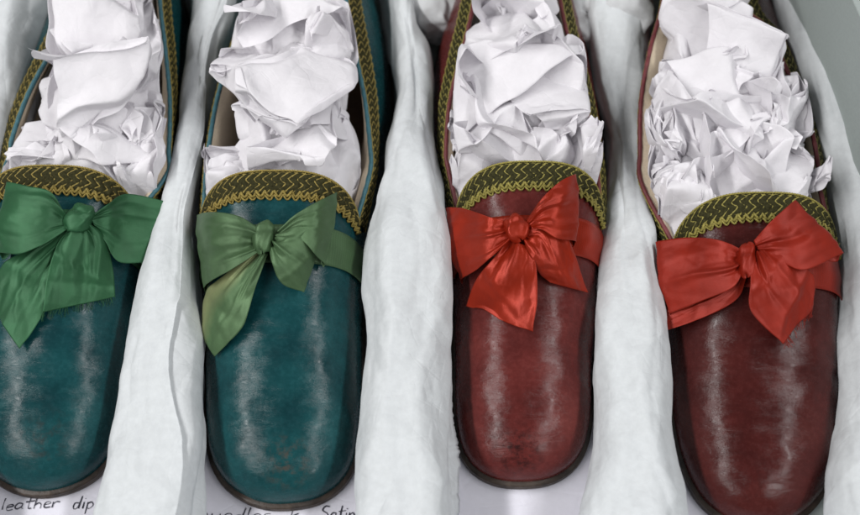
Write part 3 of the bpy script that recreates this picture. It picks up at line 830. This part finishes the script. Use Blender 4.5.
# crop origins used while measuring
K1 = (0, 150, 2.575); K2 = (190, 160, 2.57); K3 = (430, 150, 2.71); K4 = (640, 170, 2.71)
L_TEAL1 = leather('teal_leather', (.008, .068, .085), (.005, .045, .060), (.014, .090, .105), (.05, .03, .02), at_z(40, 440, 2.5) , 1.8)
def mk_leather(name, sh, base, dark, light, scuff, px, py, r):
    # scuff centre in the shoe's own coordinates
    tip = at_z(*sh['tip'], Z0)
    return base
SPECS = [
 dict(seed=1, label='dark teal leather slipper with bright green bow, cut off by the left edge', group='pair of teal leather slippers',
  shape=dict(tip=(48, 491),
    left=[(12, 486), (-14, 464), (-24, 425), (-26, 380), (-22, 330), (-12, 285), (-3, 245), (1, 212), (6, 170), (16, 125), (32, 80), (52, 35), (75, -5), (98, -42)],
    right=[(86, 478), (112, 450), (126, 404), (134, 350), (144, 300), (156, 250), (166, 210), (180, 160), (190, 110), (192, 60), (186, 15), (166, -35)],
    heel=(132, -72), hmax=5.7, th_py=166, bulge=1.5,
    topL=[(76, 0), (58, 40), (30, 91), (13, 136), (8, 160)], topR=[(160, 0), (165, 45), (170, 101), (169, 151), (167, 175)]),
  binding=M['bind_teal'], gold=M['gold'],
  bow=dict(knot=(79, 218, .62, .75), knot_rot=-35, band_dy=-.9, pieces=[
    dict(kind='loop', org=K1, gap=1.0, st=[((165, 160), (172, 205), .95), ((130, 108), (110, 245), 1.35), ((70, 92), (52, 268), 1.3), ((20, 82), (-2, 264), .9)]),
    dict(kind='loop', org=K1, gap=.9, st=[((232, 172), (245, 200), .95), ((280, 138), (275, 240), 1.3), ((330, 112), (308, 288), 1.3), ((416, 130), (372, 290), .8)]),
    dict(kind='tail', org=K1, arch=.3, st=[((165, 195), (195, 220), .8), ((70, 255), (135, 320), .5), ((5, 300), (112, 420), .4), ((-28, 390), (50, 512), .3)]),
    dict(kind='tail', org=K1, arch=.35, fray=60, st=[((178, 205), (232, 190), 1.05), ((145, 250), (268, 222), 1.0), ((120, 330), (290, 300), .8), ((110, 418), (297, 378), .6)]),
  ]),
  stuff=[(95, 150, 4.1, 3.25, 3.1, 1.9, 0), (95, 95, 4.7, 3.17, 3.33, 1.9, 20), (112, 40, 5.0, 2.82, 3.22, 1.9, -15), (125, -10, 5.0, 2.47, 2.76, 1.7, 0), (30, 168, 3.3, 1.7, 2.0, 1.5, 20), (150, 178, 3.3, 1.6, 2.0, 1.5, 0), (156, 120, 4.0, 1.4, 2.4, 1.7, 0)],
  sheets=[(60, 135, 5.5, 2.6, 3.2, 25, -12), (105, 60, 6.6, 2.6, 3.0, -30, 8), (120, 15, 6.7, 2.4, 3.0, 30, -5)],
  stuff_label='crumpled white tissue filling the leftmost teal slipper'),
 dict(seed=2, label='dark teal leather slipper with faded olive green bow and whole toe visible', group='pair of teal leather slippers',
  shape=dict(tip=(284, 504),
    left=[(252, 499), (223, 478), (209, 442), (207, 385), (207, 330), (205, 280), (204, 240), (207, 195), (215, 148), (228, 100), (243, 52), (260, 8), (278, -35)],
    right=[(322, 496), (349, 470), (360, 424), (362, 365), (363, 315), (367, 265), (374, 222), (384, 172), (391, 120), (389, 70), (379, 20), (356, -30)],
    heel=(312, -64), hmax=5.7, th_py=171, bulge=1.5,
    topL=[(253, 0), (236, 38), (218, 96), (209, 146), (206, 172)], topR=[(346, 0), (357, 60), (365, 101), (370, 146), (370, 172)]),
  binding=M['bind_teal'], gold=M['gold'],
  bow=dict(knot=(264, 237, .50, .80), knot_rot=0, band_dy=-.6, pieces=[
    dict(kind='loop', org=K2, gap=.9, st=[((188, 185), (182, 232), .95), ((130, 146), (120, 274), 1.4), ((65, 134), (65, 306), 1.3), ((22, 140), (37, 325), .8)]),
    dict(kind='loop', org=K2, gap=.8, st=[((222, 185), (232, 215), .9), ((270, 142), (282, 205), 1.3), ((325, 108), (318, 238), 1.5), ((374, 84), (342, 262), 1.0)]),
    dict(kind='tail', org=K2, arch=.5, fade=True, st=[((165, 235), (200, 240), .8), ((95, 290), (168, 325), .9), ((38, 345), (135, 430), .7), ((29, 440), (62, 505), .4)]),
    dict(kind='tail', org=K2, arch=.4, st=[((205, 222), (222, 190), 1.1), ((212, 268), (282, 170), 1.4), ((238, 318), (326, 190), 1.1), ((292, 340), (322, 250), .6)]),
  ]),
  stuff=[(292, 160, 4.1, 3.25, 2.99, 1.9, 10), (290, 100, 4.9, 3.05, 3.45, 2.0, -20), (298, 40, 5.3, 3.07, 3.22, 2.0, 10), (308, -10, 5.2, 2.6, 2.76, 1.8, 0), (230, 186, 3.3, 1.7, 2.2, 1.6, 20)],
  sheets=[(275, 140, 5.6, 2.4, 3.4, 15, -10), (318, 120, 5.9, 2.2, 3.8, -20, -6), (330, 35, 7.0, 2.6, 3.6, 20, 6), (285, 15, 7.0, 2.6, 3.2, -25, 4)],
  stuff_label='crumpled white tissue filling the teal slipper with the faded bow'),
 dict(seed=3, label='burgundy leather slipper with orange red bow and scuffed round toe', group='pair of burgundy leather slippers',
  shape=dict(tip=(520, 482),
    left=[(490, 477), (468, 459), (457, 424), (455, 355), (454, 300), (450, 252), (443, 215), (434, 170), (430, 120), (436, 70), (450, 20), (472, -25)],
    right=[(553, 477), (577, 458), (589, 422), (592, 355), (597, 300), (601, 255), (604, 215), (603, 170), (597, 120), (587, 70), (573, 20), (553, -28)],
    heel=(517, -62), hmax=5.7, th_py=162, bulge=1.7,
    topL=[(474, 0), (463, 50), (450, 101), (446, 151), (448, 168)], topR=[(560, 0), (571, 50), (585, 101), (594, 151), (597, 168)]),
  binding=M['bind_red'], gold=M['gold2'],
  bow=dict(knot=(516, 228, .58, .66), knot_rot=20, band_dy=-.6, pieces=[
    dict(kind='loop', org=K3, gap=.9, st=[((262, 190), (268, 215), 1.0), ((310, 125), (300, 215), 1.5), ((352, 85), (345, 240), 1.4), ((390, 66), (392, 246), .9)]),
    dict(kind='loop', org=K3, gap=.9, st=[((205, 193), (222, 240), 1.0), ((150, 178), (168, 288), 1.4), ((90, 158), (118, 328), 1.3), ((46, 155), (86, 347), .8)]),
    dict(kind='tail', org=K3, arch=.35, wave=.09, st=[((262, 205), (255, 245), 1.0), ((338, 166), (272, 290), 1.2), ((385, 260), (298, 335), .9), ((430, 387), (328, 360), .5)]),
    dict(kind='tail', org=K3, arch=.35, wave=.09, st=[((215, 240), (262, 262), .95), ((165, 300), (287, 310), 1.2), ((125, 352), (290, 400), 1.1), ((96, 424), (280, 492), .6)]),
  ]),
  stuff=[(522, 145, 4.1, 3.25, 3.1, 1.9, 0), (520, 92, 4.8, 3.17, 3.22, 2.0, 20), (515, 35, 5.0, 2.94, 3.22, 1.9, -15), (517, -12, 5.0, 2.47, 2.76, 1.8, 0), (470, 172, 3.3, 1.7, 2.2, 1.6, 20), (578, 175, 3.3, 1.6, 2.2, 1.6, 0), (572, 118, 4.0, 1.4, 2.4, 1.7, 0)],
  sheets=[(490, 120, 5.8, 2.6, 3.2, 15, -8), (545, 130, 5.8, 2.6, 3.0, -15, -10), (505, 60, 6.6, 3.0, 2.6, 10, 5), (525, 10, 6.8, 2.6, 2.8, 30, -5)],
  stuff_label='crumpled white tissue filling the slipper with the orange red bow'),
 dict(seed=4, label='burgundy leather slipper with scarlet bow, rightmost, beside the grey box wall', group='pair of burgundy leather slippers',
  shape=dict(tip=(766, 527),
    left=[(726, 517), (698, 492), (680, 450), (671, 400), (665, 350), (659, 300), (652, 262), (645, 225), (640, 180), (642, 120), (652, 62), (668, 10), (690, -38)],
    right=[(802, 513), (826, 482), (836, 435), (837, 385), (834, 335), (828, 285), (821, 240), (817, 195), (810, 142), (797, 90), (777, 40), (752, -12)],
    heel=(717, -72), hmax=5.7, th_py=193, bulge=1.7,
    topL=[(663, 0), (650, 50), (641, 101), (640, 151), (642, 185)], topR=[(740, 0), (767, 30), (789, 76), (810, 126), (818, 167), (820, 190)]),
  binding=M['bind_red'], gold=M['gold2'],
  bow=dict(knot=(747, 260, .42, .85), knot_rot=-8, band_dy=-.7, pieces=[
    dict(kind='loop', org=K4, gap=1.0, turn=.3, st=[((308, 192), (325, 225), 1.0), ((350, 145), (382, 250), 1.5), ((392, 105), (450, 270), 1.7), ((420, 82), (540, 230), 1.5)]),
    dict(kind='tail', org=K4, arch=.2, fray=20, st=[((268, 262), (290, 285), .8), ((215, 310), (262, 350), .7), ((140, 350), (165, 404), .5), ((62, 378), (52, 441), .4)]),
    dict(kind='loop', org=K4, gap=.7, st=[((278, 218), (278, 268), 1.0), ((215, 190), (252, 318), 1.3), ((130, 182), (165, 355), 1.2), ((50, 192), (88, 385), .8)]),
    dict(kind='tail', org=K4, arch=.35, fray=50, st=[((303, 225), (345, 212), 1.1), ((300, 300), (405, 238), 1.5), ((304, 385), (474, 290), 1.2), ((385, 472), (462, 375), .6)]),
  ]),
  stuff=[(735, 170, 4.1, 3.36, 3.22, 1.9, 0), (728, 110, 4.9, 3.54, 3.33, 2.0, 20), (715, 50, 5.0, 2.94, 3.22, 1.9, -15), (712, -5, 5.0, 2.47, 2.76, 1.8, 0), (672, 205, 3.4, 1.8, 2.2, 1.7, 20), (660, 140, 4.0, 1.6, 2.4, 1.8, 0), (794, 182, 3.0, 1.5, 2.2, 1.4, 0), (788, 115, 4.2, 1.4, 2.4, 1.7, 0)],
  sheets=[(675, 120, 6.0, 2.4, 3.6, 15, -8), (755, 130, 6.0, 3.0, 3.4, -15, -8), (725, 75, 6.8, 2.8, 3.0, 40, 5), (705, 20, 6.8, 2.6, 2.8, 10, -5)],
  stuff_label='crumpled white tissue filling the rightmost burgundy slipper'),
]
TEAL = ((.006, .046, .051), (.004, .029, .034), (.010, .064, .069))
WINE = ((.095, .017, .015), (.062, .011, .010), (.125, .026, .022))
def local(sp, px, py, z):
    sh = Shoe(**sp['shape'])
    return at_z(px, py, z) - np.array([sh.tipx, .5 * (sh.tipy + sh.heely), 0])
SPECS[0]['leather'] = leather('teal_leather_a', *TEAL, (.035, .02, .015), local(SPECS[0], 42, 440, 2.6), 1.7)
SPECS[1]['leather'] = leather('teal_leather_b', *TEAL, (.10, .05, .03), local(SPECS[1], 287, 462, 2.2), 1.5)
SPECS[2]['leather'] = leather('wine_leather_a', *WINE, (.02, .006, .006), local(SPECS[2], 518, 452, 2.0), 1.7, wear=.9)
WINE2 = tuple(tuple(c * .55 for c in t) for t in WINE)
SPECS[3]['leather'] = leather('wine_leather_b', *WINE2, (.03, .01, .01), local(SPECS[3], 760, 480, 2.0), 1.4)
SPECS[0]['ribbon'] = satin('green_satin', (.026, .098, .042))
SPECS[1]['ribbon'] = satin('olive_green_satin', (.066, .122, .056))
SPECS[1]['ribbon_fade'] = satin('faded_green_satin', (.070, .130, .058), fade=((.24, .26, .12),))
SPECS[2]['ribbon'] = satin('orange_red_satin', (.27, .019, .006), rough=.34)
SPECS[3]['ribbon'] = satin('scarlet_satin', (.23, .014, .005), rough=.45, sheen=.0, metal=.25)
SH = [make_shoe(sp) for sp in SPECS]

# ------------------------------------------------------------------ tissue rolls between the shoes
def roll(name, st, label, seed, z=4.2, mat='roll', flat=.0, amp=1.0, cat='tissue paper', wrap=True):
    """st: (left px, right px, py, height) stations from the front of the box to the back"""
    L, Rr, Hh = [], [], []
    for a, b, py, h in st:
        L.append(at_z(a, py, h * .5)); Rr.append(at_z(b, py, h * .5)); Hh.append(h)
    n, k = 260, 110
    Lc = catmull(L, n); Rc = catmull(Rr, n); Hc = catmull(np.array(Hh)[:, None], n)[:, 0]
    ph = np.linspace(0, 2 * math.pi, k, endpoint=False)
    G = np.zeros((n, k, 3))
    c = (Lc + Rc) / 2; hw = (Rc - Lc) / 2
    cs, sn = np.cos(ph), np.sin(ph)
    ex = np.sign(cs) * np.abs(cs) ** .8; ez = np.sign(sn) * np.abs(sn) ** .9
    G[..., 0] = c[:, None, 0] + hw[:, None, 0] * ex[None]
    G[..., 1] = c[:, None, 1] + hw[:, None, 1] * ex[None]
    G[..., 2] = Hc[:, None] * (.5 + .5 * ez[None]) + .05
    F = G.reshape(-1, 3)
    # long soft folds that run with the roll, then small creases
    ax = np.array([.35, 1.6, .6])
    F = F + np.stack([fnoise(F, .16, seed + q) for q in range(3)], 1) * .5 * amp
    Gn = normals(np.concatenate([G, G[:, :1]], 1))[:, :k]
    if Gn[:, k // 4, 2].mean() < 0: Gn = -Gn
    d = crumple(F, 2.4, seed, (1, 2.6, 1)) * .21 + crumple(F, 1.4, seed + 3, (1, 5.0, 1)) * .13 + crumple(F, 1.1, seed + 5, (1, 1.4, 1)) * .055
    F2 = F + Gn.reshape(-1, 3) * (d * amp)[:, None]
    F2[:, 2] = np.maximum(F2[:, 2], .06)
    mb = MB(); G2 = F2.reshape(G.shape); mb.grid(G2, cv=True)
    # the free edge of the outermost turn of tissue lies along the roll
    rs = np.random.RandomState(seed)
    e0 = rs.choice([52, 66]) * math.pi / 110 * 2 * .5
    nn = normals(np.concatenate([G2, G2[:, :1]], 1))[:, :k]
    if (nn[:, k // 4, 2].mean()) < 0: nn = -nn
    W_ = np.zeros((n, 34, 3))
    for j in range(34):
        f = j / 33
        jj = (k * .5 - 4) * (1 - f) + f * (k * (.25 + .07 * math.sin(seed)) + 2.0 * np.sin(np.arange(n) * .035 + seed) + 1.2 * np.sin(np.arange(n) * .11) + .25 * rs.randn(n).cumsum() * .2)
        j0 = jj.astype(int); fr = (jj - j0)[:, None]; ii = np.arange(n)
        W_[:, j] = G2[ii, j0] * (1 - fr) + G2[ii, j0 + 1] * fr + (nn[ii, j0] * (1 - fr) + nn[ii, j0 + 1] * fr) * (.08 + .10 * f ** 2)
    if wrap: mb.grid(W_)
    o = mb.build(name, M[mat], None, origin=(c[n // 2, 0], c[n // 2, 1], 0), recalc=True)
    tag(o, label, cat, 'rolled tissue paper between the shoes')
    return o
# front -> back
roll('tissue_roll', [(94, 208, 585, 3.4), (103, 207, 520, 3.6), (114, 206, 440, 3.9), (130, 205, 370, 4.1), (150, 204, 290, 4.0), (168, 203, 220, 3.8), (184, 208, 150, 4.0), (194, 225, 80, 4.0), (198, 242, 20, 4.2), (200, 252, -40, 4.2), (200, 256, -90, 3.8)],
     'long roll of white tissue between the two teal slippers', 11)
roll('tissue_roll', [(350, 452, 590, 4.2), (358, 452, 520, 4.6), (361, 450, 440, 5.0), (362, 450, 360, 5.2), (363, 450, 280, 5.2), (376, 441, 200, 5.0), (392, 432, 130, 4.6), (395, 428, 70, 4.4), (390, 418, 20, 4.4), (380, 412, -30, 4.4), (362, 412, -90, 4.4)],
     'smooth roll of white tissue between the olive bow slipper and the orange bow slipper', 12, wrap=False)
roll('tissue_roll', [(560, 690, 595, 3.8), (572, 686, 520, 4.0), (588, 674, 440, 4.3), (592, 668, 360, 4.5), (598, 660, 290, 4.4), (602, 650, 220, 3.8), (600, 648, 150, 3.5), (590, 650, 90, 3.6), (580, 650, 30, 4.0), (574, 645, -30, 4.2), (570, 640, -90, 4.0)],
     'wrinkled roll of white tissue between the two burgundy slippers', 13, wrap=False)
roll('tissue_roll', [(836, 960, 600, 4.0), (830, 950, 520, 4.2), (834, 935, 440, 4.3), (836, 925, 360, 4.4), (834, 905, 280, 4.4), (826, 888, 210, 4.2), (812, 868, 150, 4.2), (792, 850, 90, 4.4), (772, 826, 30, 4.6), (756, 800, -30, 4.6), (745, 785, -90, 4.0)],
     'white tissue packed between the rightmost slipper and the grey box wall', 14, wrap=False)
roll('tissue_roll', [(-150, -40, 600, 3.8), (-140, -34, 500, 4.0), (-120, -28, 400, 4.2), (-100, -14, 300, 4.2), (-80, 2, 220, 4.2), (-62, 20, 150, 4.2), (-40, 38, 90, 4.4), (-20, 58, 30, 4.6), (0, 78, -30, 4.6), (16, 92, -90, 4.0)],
     'grey white tissue along the left side of the leftmost slipper', 15)
# crumpled tissue behind the heels
def wad(px, py, z, r, seed, label, rot=0):
    c = at_z(px, py, z)
    mb = MB(); V = crumpled_lump(c, r, rot, seed, .9, 2.3); V[:, 2] = np.maximum(V[:, 2], .06)
    mb.add(V, ICO_F)
    o = mb.build('tissue_wad', M['roll_grey'], None, origin=(c[0], c[1], 0))
    tag(o, label, 'tissue paper', 'tissue wads at the back of the box')
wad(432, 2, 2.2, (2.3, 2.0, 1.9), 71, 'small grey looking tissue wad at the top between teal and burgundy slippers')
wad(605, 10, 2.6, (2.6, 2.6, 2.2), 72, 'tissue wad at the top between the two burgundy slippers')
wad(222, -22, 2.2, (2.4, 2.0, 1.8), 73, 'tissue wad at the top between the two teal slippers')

# loose torn edge beside the orange bow slipper
ro = [o for o in COL.objects if o.name.startswith('tissue_roll')][1]
rs = np.random.RandomState(5)
nn_, kk_ = 160, 14
rag = fnoise(np.c_[np.zeros(nn_), np.linspace(0, 60, nn_), np.zeros(nn_)], .6, 3) * 3 + rs.normal(0, .45, nn_)
Ge = np.zeros((nn_, kk_, 3))
for i, py in enumerate(np.linspace(330, 600, nn_)):
    xe = np.interp(py, [330, 380, 430, 462, 520, 600], [446, 449, 455, 460, 459, 461]) + rag[i] * .7
    for j in range(kk_):
        f = j / (kk_ - 1)
        Ge[i, j] = at_z(420 + (xe - 420) * f, py, 4.2 - 2.6 * f ** 1.6 + .06 * math.sin(py * .12) * f)
mb = MB(); mb.grid(Ge)
mb.build('torn_edge', M['roll'], ro, solid=.02)
# ------------------------------------------------------------------ box and paper
bp0 = at_z(798, 0, 5.0); bp1 = at_z(866, 165, 5.0)
dirw = (bp0 - bp1)[:2]; dirw /= np.linalg.norm(dirw)
box = empty('storage_box', (0, 12, -.3))
tag(box, 'grey board storage box holding the slippers', 'box')
def slab(name, p, q, th, z0, z1, mat, parent):
    p = np.array(p, float); q = np.array(q, float)
    d = q - p; d /= np.linalg.norm(d); nrm = np.array([d[1], -d[0]])
    b = .04
    mb = MB(); rings = []
    for ins, z in ((0, z0), (0, z1 - b), (b, z1)):
        rings.append([np.r_[p + d * ins + nrm * ins, z], np.r_[q - d * ins + nrm * ins, z], np.r_[q - d * ins + nrm * (th - ins), z], np.r_[p + d * ins + nrm * (th - ins), z]])
    mb.grid(np.array(rings), cv=True)
    mb.f.append((3, 2, 1, 0)); mb.mi.append(0); k = 8
    mb.f.append((k, k + 1, k + 2, k + 3)); mb.mi.append(0)
    return mb.build(name, mat, parent, smooth=False, recalc=True)
pR = bp1[:2] - dirw * 40; qR = bp1[:2] + dirw * 34
xLft = -29.0
yF, yB = -16.0, 33.5
tR = lambda y: bp1[:2] + dirw * (y - bp1[1]) / dirw[1]
A0 = tR(yF); A1 = tR(yB)
mb = MB()
zt = -.3
poly = [(xLft, yF), tuple(A0), tuple(A1), (xLft, yB)]
mb.add([(x, y, zt) for x, y in poly] + [(x, y, -.02) for x, y in poly], [(3, 2, 1, 0), (4, 5, 6, 7), (0, 1, 5, 4), (1, 2, 6, 5), (2, 3, 7, 6), (3, 0, 4, 7)])
mb.build('box_floor', M['box'], box, smooth=False)
slab('side_wall', A0, A1, .35, -.3, 9.5, M['box'], box)
slab('side_wall', (xLft, yB), (xLft, yF), .35, -.3, 9.5, M['box'], box)
slab('end_wall', (A1[0], A1[1] ), (xLft, yB), .35, -.3, 9.5, M['box'], box)
slab('end_wall', (xLft, yF), (A0[0], A0[1]), .35, -.3, 9.5, M['box'], box)
# table under the box
mb = MB(); mb.add([(-150, -120, -.34), (150, -120, -.34), (150, 150, -.34), (-150, 150, -.34)], [(0, 1, 2, 3)])
o = mb.build('table_top', M['box'], None, smooth=False); tag(o, kind='structure')
# paper sheet with handwriting
px0, px1, py0, py1 = -27.0, 17.5, -13.0, 20.0
n = 40
a, b = np.meshgrid(np.linspace(px0, px1, n), np.linspace(py0, py1, n), indexing='ij')
Pg = np.stack([a, b, .0 + .02 + .015 * np.sin(a * .7) * np.sin(b * .5)], -1)
mb = MB(); mb.grid(Pg)
paper = mb.build('paper_sheet', M['paper'], None, origin=(0, 0, 0)); tag(paper, 'white sheet with handwriting lying under the toes of the slippers', 'paper')

GL = {  # pen strokes, x to the right, y up, x-height 1
 'l': ([[(0, 2.0), (-.02, 1), (.05, 0)]], .35),
 'e': ([[(0, .55), (.6, .7), (.5, 1.0), (.15, .95), (0, .45), (.2, 0), (.65, .1)]], .85),
 'a': ([[(.65, .95), (.2, 1.0), (0, .4), (.25, 0), (.6, .45), (.65, .95), (.62, .2), (.8, 0)]], 1.0),
 't': ([[(.25, 2.0), (.2, .9), (.3, .05), (.55, .05)], [(-.1, 1.2), (.7, 1.35)]], .8),
 'h': ([[(0, 2.0), (.02, 0)], [(.02, .6), (.35, 1.0), (.6, .7), (.62, 0)]], .9),
 'r': ([[(0, 1.0), (.03, 0)], [(.03, .6), (.3, 1.0), (.6, .95)]], .8),
 'd': ([[(.6, .9), (.2, .95), (0, .4), (.25, 0), (.55, .35), (.7, 2.0), (.65, .1)]], 1.05),
 'i': ([[(.05, 1.0), (.05, 0)], [(.05, 1.5), (.1, 1.56)]], .4),
 'p': ([[(0, 1.0), (.02, -.8)], [(.02, .8), (.4, 1.0), (.65, .5), (.3, .0), (.02, .2)]], .95),
 'm': ([[(0, 1.0), (.02, 0)], [(.02, .7), (.3, 1.0), (.4, .1)], [(.4, .7), (.7, 1.0), (.8, 0)]], 1.15),
 'u': ([[(0, 1.0), (.05, .15), (.35, 0), (.6, .3), (.62, 1.0), (.68, 0)]], .95),
 's': ([[(.55, .95), (.15, .95), (.1, .6), (.5, .4), (.45, 0), (0, .05)]], .8),
 'k': ([[(0, 2.0), (.02, 0)], [(.55, 1.0), (.05, .5), (.6, 0)]], .85),
 'S': ([[(.85, 1.8), (.3, 1.85), (.1, 1.3), (.75, .8), (.6, .05), (0, .1)]], 1.1),
 'n': ([[(0, 1.0), (.02, 0)], [(.02, .6), (.35, 1.0), (.6, .7), (.62, 0)]], .95),
 'o': ([[(.3, 1.0), (0, .5), (.3, 0), (.62, .5), (.3, 1.0)]], .85), ' ': ([], .7),
}
def write(text, a, b, xh, seed, gaps=1.0):
    """handwriting on the paper from pixel a to pixel b (baseline)"""
    p = at_z(*a, .05); q = at_z(*b, .05)
    W = sum(GL[c][1] for c in text)
    d = (q - p); unit = np.linalg.norm(d) / W; d /= np.linalg.norm(d); u = np.array([-d[1], d[0], 0])
    rs = np.random.RandomState(seed); mb = MB(); x = 0
    for c in text:
        strokes, adv = GL[c]
        jy = rs.normal(0, .05)
        for st in strokes:
            pts = [p + d * (x + sx + .12 * sy) * unit + u * (sy + jy) * xh + d * rs.normal(0, .02) * unit for sx, sy in st]
            P = catmull(pts, 6 * len(pts)) if len(pts) > 2 else np.array(pts)
            P[:, 2] = .055
            mb.tube(P, .022 + .009 * np.sin(np.linspace(0, 5, len(P)) + rs.uniform(0, 6)), 5)
        x += adv
    return mb.build('handwriting', M['ink'], paper)
write('leather', (2, 510), (60, 507), .26, 1)
write('dip', (72, 509), (95, 508), .30, 2)
write('muedles', (196, 521), (272, 521), .32, 3)
write('k', (290, 520), (300, 520), .30, 4)
write('Satin', (320, 520), (356, 520), .34, 5)

# ------------------------------------------------------------------ light
def area(name, loc, target, sx, sy, power, col=(1, 1, 1)):
    l = bpy.data.lights.new(name, 'AREA'); l.shape = 'RECTANGLE'; l.size = sx * S; l.size_y = sy * S
    l.energy = power; l.color = col
    o = bpy.data.objects.new(name, l); COL.objects.link(o)
    o.location = Vector(loc) * S
    z = (o.location - Vector(target) * S).normalized()      # tubes run front to back along the ceiling
    y = Vector((0, 1, 0)); y = (y - z * y.dot(z)).normalized(); x = y.cross(z)
    from mathutils import Matrix
    o.rotation_euler = Matrix((x, y, z)).transposed().to_euler()
    return o
area('ceiling_lamp_left', (-128, -50, 162), (0, -50, 0), 12, 340, 57, (1, .99, .98))
area('ceiling_lamp_right', (118, -50, 168), (0, -50, 0), 12, 340, 37, (1, 1, 1))
w = bpy.data.worlds.new('World'); scene.world = w; w.use_nodes = True
w.node_tree.nodes['Background'].inputs[0].default_value = (.95, .98, 1, 1)
w.node_tree.nodes['Background'].inputs[1].default_value = .125

# ------------------------------------------------------------------ camera object
cam = bpy.data.cameras.new('Camera'); co = bpy.data.objects.new('Camera', cam); COL.objects.link(co)
co.location = Vector(CAM) * S
co.rotation_euler = (R(90 - PITCH), 0, 0)
cam.sensor_width = 36; cam.lens = FPX / 860 * 36
cam.clip_start = .01; cam.clip_end = 50
cam.dof.use_dof = True
cam.dof.focus_distance = .505
cam.dof.aperture_fstop = 5.6
scene.camera = co
scene.render.engine = 'CYCLES'
scene.view_settings.view_transform = 'Standard'
scene.view_settings.look = 'None'
scene.view_settings.exposure = 0
scene.view_settings.gamma = 1
